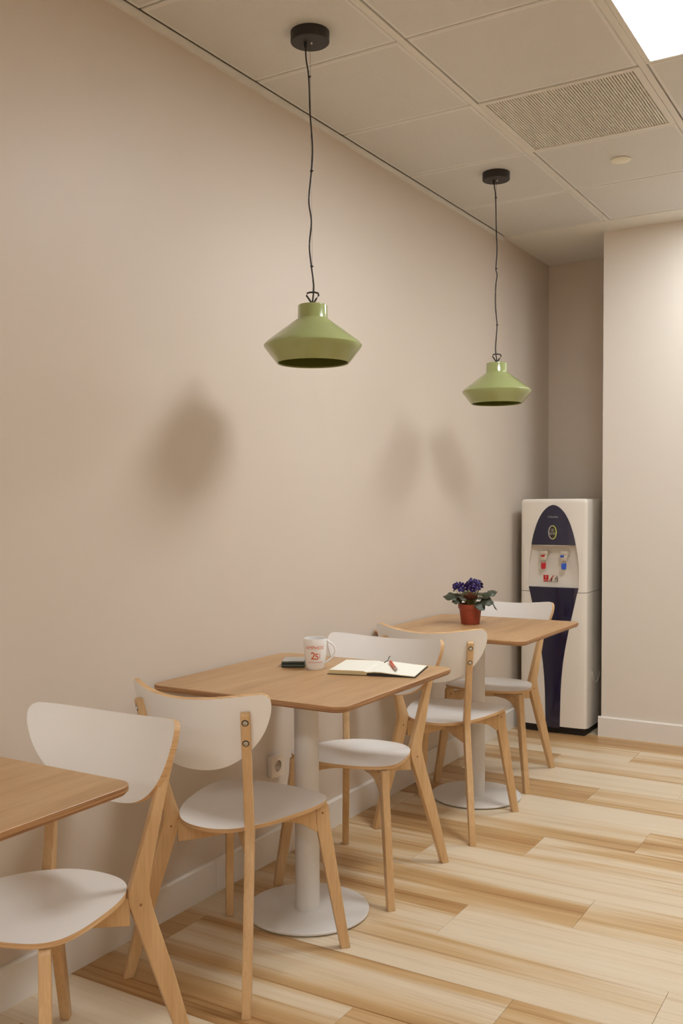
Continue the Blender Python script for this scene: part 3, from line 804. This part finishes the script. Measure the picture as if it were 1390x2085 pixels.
# ------------------------------------------------------------------ notebook and pen
ang = .262
Nb = tag(empty('notebook', (.5175, 2.8465, TZ), ang), 'open notebook with blank cream pages and a black cover on the mug table', 'notebook')
wl, wr, dp = .135, .156, .107                # half spreads and half depth
obj('cover', bx(-wl-.003, -.004, -dp-.002, dp+.002, 0, .0022, .0008), COVER, Nb)
bm = bmesh.new()
def sheet(bm, prof2, y0, y1, mi_top=0, mi_side=1):
    A = [bm.verts.new((x, y0, z)) for x, z in prof2]; B = [bm.verts.new((x, y1, z)) for x, z in prof2]
    n_ = len(prof2)
    bm.faces.new(A).material_index = mi_side; bm.faces.new(B[::-1]).material_index = mi_side
    for i in range(n_): bm.faces.new([A[i], A[(i+1) % n_], B[(i+1) % n_], B[i]]).material_index = mi_side if (prof2[i][1]+prof2[(i+1) % n_][1])/2 < .006 and i != 99 else mi_top
# left block: thick pages, flat; falls into the gutter
L_ = [(-.004, .0024), (-wl, .0024), (-wl+.003, .0150), (-.030, .0155), (-.014, .0150), (-.006, .0125)]
A = [bm.verts.new((x, -dp, z)) for x, z in L_]; B = [bm.verts.new((x, dp, z)) for x, z in L_]; n_ = len(L_)
bm.faces.new(A).material_index = 1; bm.faces.new(B[::-1]).material_index = 1
for i in range(n_): bm.faces.new([A[i], A[(i+1) % n_], B[(i+1) % n_], B[i]]).material_index = 0 if i in (2, 3, 4, 5) else 1
obj('left_pages', bm, [PAPER, PAGES], Nb)
bm = bmesh.new()
tp_ = [(-.006, .0125), (.004, .0128), (.022, .0145), (.045, .0140), (.075, .0112), (.110, .0078), (wr, .0052)]
R_ = [(x, z) for x, z in tp_] + [(x, z-.0022-.002*max(0, 1-abs(x-.01)/.05)) for x, z in tp_[::-1]]
A = [bm.verts.new((x, -dp, z)) for x, z in R_]; B = [bm.verts.new((x, dp, z)) for x, z in R_]; n_ = len(R_)
for i in range(6):
    for V, fl_ in ((A, 0), (B, 1)): bm.faces.new([V[i], V[i+1], V[n_-2-i], V[n_-1-i]]).material_index = 1
for i in range(n_): bm.faces.new([A[i], A[(i+1) % n_], B[(i+1) % n_], B[i]]).material_index = 0 if i < 6 else 1
obj('right_pages', bm, [PAPER, PAGES], Nb)
bm = bmesh.new()
cv = [(x, z-.0032) for x, z in tp_[1:]]+[(wr+.004, .0020)]
cv = [(x, max(z, .0022)) for x, z in cv]
Q = cv + [(cv[-1][0], 0), (.06, 0), (.035, .003), (.004, .0)]
A = [bm.verts.new((x, -dp-.002, z)) for x, z in Q]; B = [bm.verts.new((x, dp+.002, z)) for x, z in Q]; n_ = len(Q)
bm.faces.new(A); bm.faces.new(B[::-1])
for i in range(n_): bm.faces.new([A[i], A[(i+1) % n_], B[(i+1) % n_], B[i]])
bmesh.ops.triangulate(bm, faces=[x for x in bm.faces if len(x.verts) > 4])
obj('back_cover', bm, COVER, Nb)
bm = bmesh.new(); tube(bm, [(.012, dp-.03, .0148), (.013, dp+.001, .0146), (.015, dp+.006, .0150), (.016, dp+.010, .018), (.018, dp+.013, .026), (.023, dp+.014, .031)], .0014, 6)
obj('ribbon_bookmark', bm, COVER, Nb, smooth=True)
pa = Vector((.585, 2.925)); pb = Vector((.640, 2.800))
Pe = tag(empty('pen', (.580, 2.858, TZ+.0185), 0), 'short orange red click pen lying on the right page of the notebook', 'pen')
dirp = Vector((.604, -.797, -.030)).normalized()
Mx = (dirp).to_track_quat('Z', 'Y').to_matrix().to_4x4()
bm = bmesh.new(); lathe(bm, [(0, -.074), (.0032, -.074), (.0050, -.068), (.0052, .030), (.0052, .044)], n=16); bm.transform(Mx); obj('barrel', bm, PEN, Pe, auto=.7)
bm = bmesh.new(); lathe(bm, [(.0055, .028), (.0055, .036), (.0053, .036)], n=16); bm.transform(Mx); obj('ring', bm, STEEL, Pe, smooth=True)
bm = bmesh.new(); lathe(bm, [(.0052, .044), (.0044, .058), (.0015, .070), (0, .074)], n=16); bm.transform(Mx); obj('tip', bm, STEEL, Pe, auto=.7)
bm = bmesh.new(); box(bm, -.0018, .0018, .0054, .0072, -.066, -.022); bm.transform(Mx); obj('clip', bm, PEN, Pe)

# ------------------------------------------------------------------ African violet
V = tag(empty('potted_violet', (.298, 4.148, TZ)), 'purple flowering violet in a terracotta-coloured plastic pot', 'potted plant')
bm = bmesh.new(); lathe(bm, [(0, .002), (.040, .002), (.0415, 0), (.0425, .002), (.0515, .073), (.0555, .0735), (.0575, .094), (.0555, .0945), (.053, .080), (.048, .078)], n=48)
pot = obj('pot', bm, TERRA, V, auto=.7)
bm = bmesh.new(); lathe(bm, [(0, .087), (.030, .085), (.052, .082)], n=24); obj('soil', bm, SOIL, V, smooth=True)
for a in (.4, 1.6, 2.9, 4.0, 5.2):
    bm = bmesh.new(); box(bm, -.004, .004, .0405, .0432, .0, .003); bm.transform(Matrix.Rotation(a, 4, 'Z')); obj('drain_notch', bm, DARK, pot)
def leaf(az, reach, rise, size, droop, under=False, tilt=0):
    """az: direction, petiole from soil centre out to reach/rise, then a cupped heart blade"""
    d_ = Vector((math.cos(az), math.sin(az), 0)); s_ = Vector((-d_.y, d_.x, 0))
    p0 = d_*.012+Vector((0, 0, .086)); p1 = d_*reach+Vector((0, 0, rise)); pm = (p0+p1)/2+Vector((0, 0, .006))-d_*.008
    bmx = bmesh.new(); tube(bmx, [p0, (p0+pm)/2+Vector((0, 0, .002)), pm, (pm+p1)/2-Vector((0, 0, .002)), p1+d_*.006], [.0026, .0024, .0022, .002, .0016], 7); ol = obj('leaf', bmx, STEM, V, smooth=True)
    bm = bmesh.new(); nu, nv = 14, 8; top = []; bot = []
    for i in range(nu+1):
        q = i/nu; wd = size*.50*(math.sin(PI*min(1, q**.8)))**.75 if i < nu else 0; wd = max(wd, .0006)
        ln = q*size; cz = -droop*size*(q**2)*1.2+.12*size*math.sin(PI*q)
        R1_, R2_ = [], []
        for j in range(-nv//2, nv//2+1):
            c_ = j/(nv/2); scal = 1+.02*math.sin(9*q+3*c_)
            p = p1 + d_*ln + s_*(wd*c_*scal) + Vector((0, 0, cz+tilt*wd*c_-.16*size*(c_**2)*(wd/(size*.47))*(-.6 if under else .9)+.004*math.sin(14*q)*abs(c_)))
            R1_.append(bm.verts.new(p)); R2_.append(bm.verts.new(p-Vector((0, 0, .0012))))
        top.append(R1_); bot.append(R2_)
    for i in range(nu):
        for j in range(nv):
            bm.faces.new([top[i][j], top[i+1][j], top[i+1][j+1], top[i][j+1]]); bm.faces.new([bot[i][j+1], bot[i+1][j+1], bot[i+1][j], bot[i][j]]).material_index = 1
        for a_, b_ in ((0, 0), (nv, nv)): bm.faces.new([top[i][a_], bot[i][a_], bot[i+1][a_], top[i+1][a_]])
    obj('blade', bm, [LEAF, LEAFU], ol, smooth=True)
R0 = YAW                                     # azimuth of image right
for k, (az, re, ri, sz, dr_, un, ti) in enumerate([
    (R0+PI+.05, .046, .132, .082, .06, False, -.35), (R0+PI-.35, .060, .128, .060, .10, False, -.2), (R0+PI+.45, .050, .116, .050, .2, False, -.4), (R0-.15, .052, .138, .072, -.12, False, .3), (R0+.2, .085, .150, .040, .0, False, 0),
    (R0-.50, .048, .110, .066, .10, False, .5), (R0-.95, .030, .100, .062, .42, False, .2), (R0-.25, .080, .104, .044, .75, False, 0),
    (R0-PI/2-.12, .014, .110, .066, -.55, True, 0), (R0-PI/2+.75, .026, .118, .056, -.20, False, .1), (R0-PI/2-.85, .030, .122, .056, -.1, False, -.1),
    (R0+PI/2, .03, .130, .074, -.1, False, 0), (R0+PI/2+.8, .035, .128, .070, 0, False, 0), (R0+PI/2-.8, .035, .132, .072, 0, False, 0)]):
    leaf(az, re, ri, sz, dr_, un, ti)
def flower(p, nrm, s, az):
    fo = None
    bm = bmesh.new(); Q = nrm.to_track_quat('Z', 'Y').to_matrix().to_4x4()
    for k in range(5):
        a = az+2*PI*k/5; L = s*(1.05 if k in (0, 1) else .9); wd = s*.62
        c0 = bm.verts.new((0, 0, 0)); ring = []
        for j in range(9):
            b = -1.05+2.1*j/8; rr = L*(.55+.45*math.cos(b*1.1)); sa = a+b*.62
            ring.append(bm.verts.new((rr*math.cos(sa), rr*math.sin(sa), .18*s+.10*s*math.cos(b*3)-.25*s*(abs(b)**2)*.4)))
        for j in range(8): bm.faces.new([c0, ring[j], ring[j+1]])
    bmesh.ops.recalc_face_normals(bm, faces=bm.faces)
    bm.transform(Matrix.Translation(p) @ Q)
    o = obj('flower', bm, PETAL, V, smooth=True)
    bm = bmesh.new(); bmesh.ops.create_icosphere(bm, subdivisions=1, radius=s*.14); bm.transform(Matrix.Translation(p+nrm*s*.26)); obj('flower_eye', bm, YELLOW, o, smooth=True)
    bm = bmesh.new(); tube(bm, [Vector((p.x*.2, p.y*.2, .088)), Vector((p.x*.55, p.y*.55, (p.z+.088)/2)), p], .0011, 5); obj('flower_stalk', bm, STEM, o, smooth=True)
rv = Vector((math.cos(R0), math.sin(R0), 0)); dv = Vector((-rv.y, rv.x, 0))
rnd = random.Random(3)
for (cu, cz, rad, nfl) in ((-.047, .170, .025, 14), (.016, .177, .032, 24), (-.017, .172, .014, 3)):
    for k in range(nfl):
        ph = k*2.399963; zz = 1-1.55*(k+.5)/nfl; rr_ = math.sqrt(max(0, 1-zz*zz))
        nn = Vector((rr_*math.cos(ph), rr_*math.sin(ph), zz*.9+.1)).normalized()
        rj = rad*rnd.uniform(.72, 1.18); flower(rv*cu+Vector((0, 0, cz))+Vector((nn.x*rj*1.1, nn.y*rj*1.1, nn.z*rj*.85)), (nn+Vector((rnd.uniform(-.3, .3), rnd.uniform(-.3, .3), .15))).normalized(), rnd.uniform(.0145, .018), rnd.random()*6)
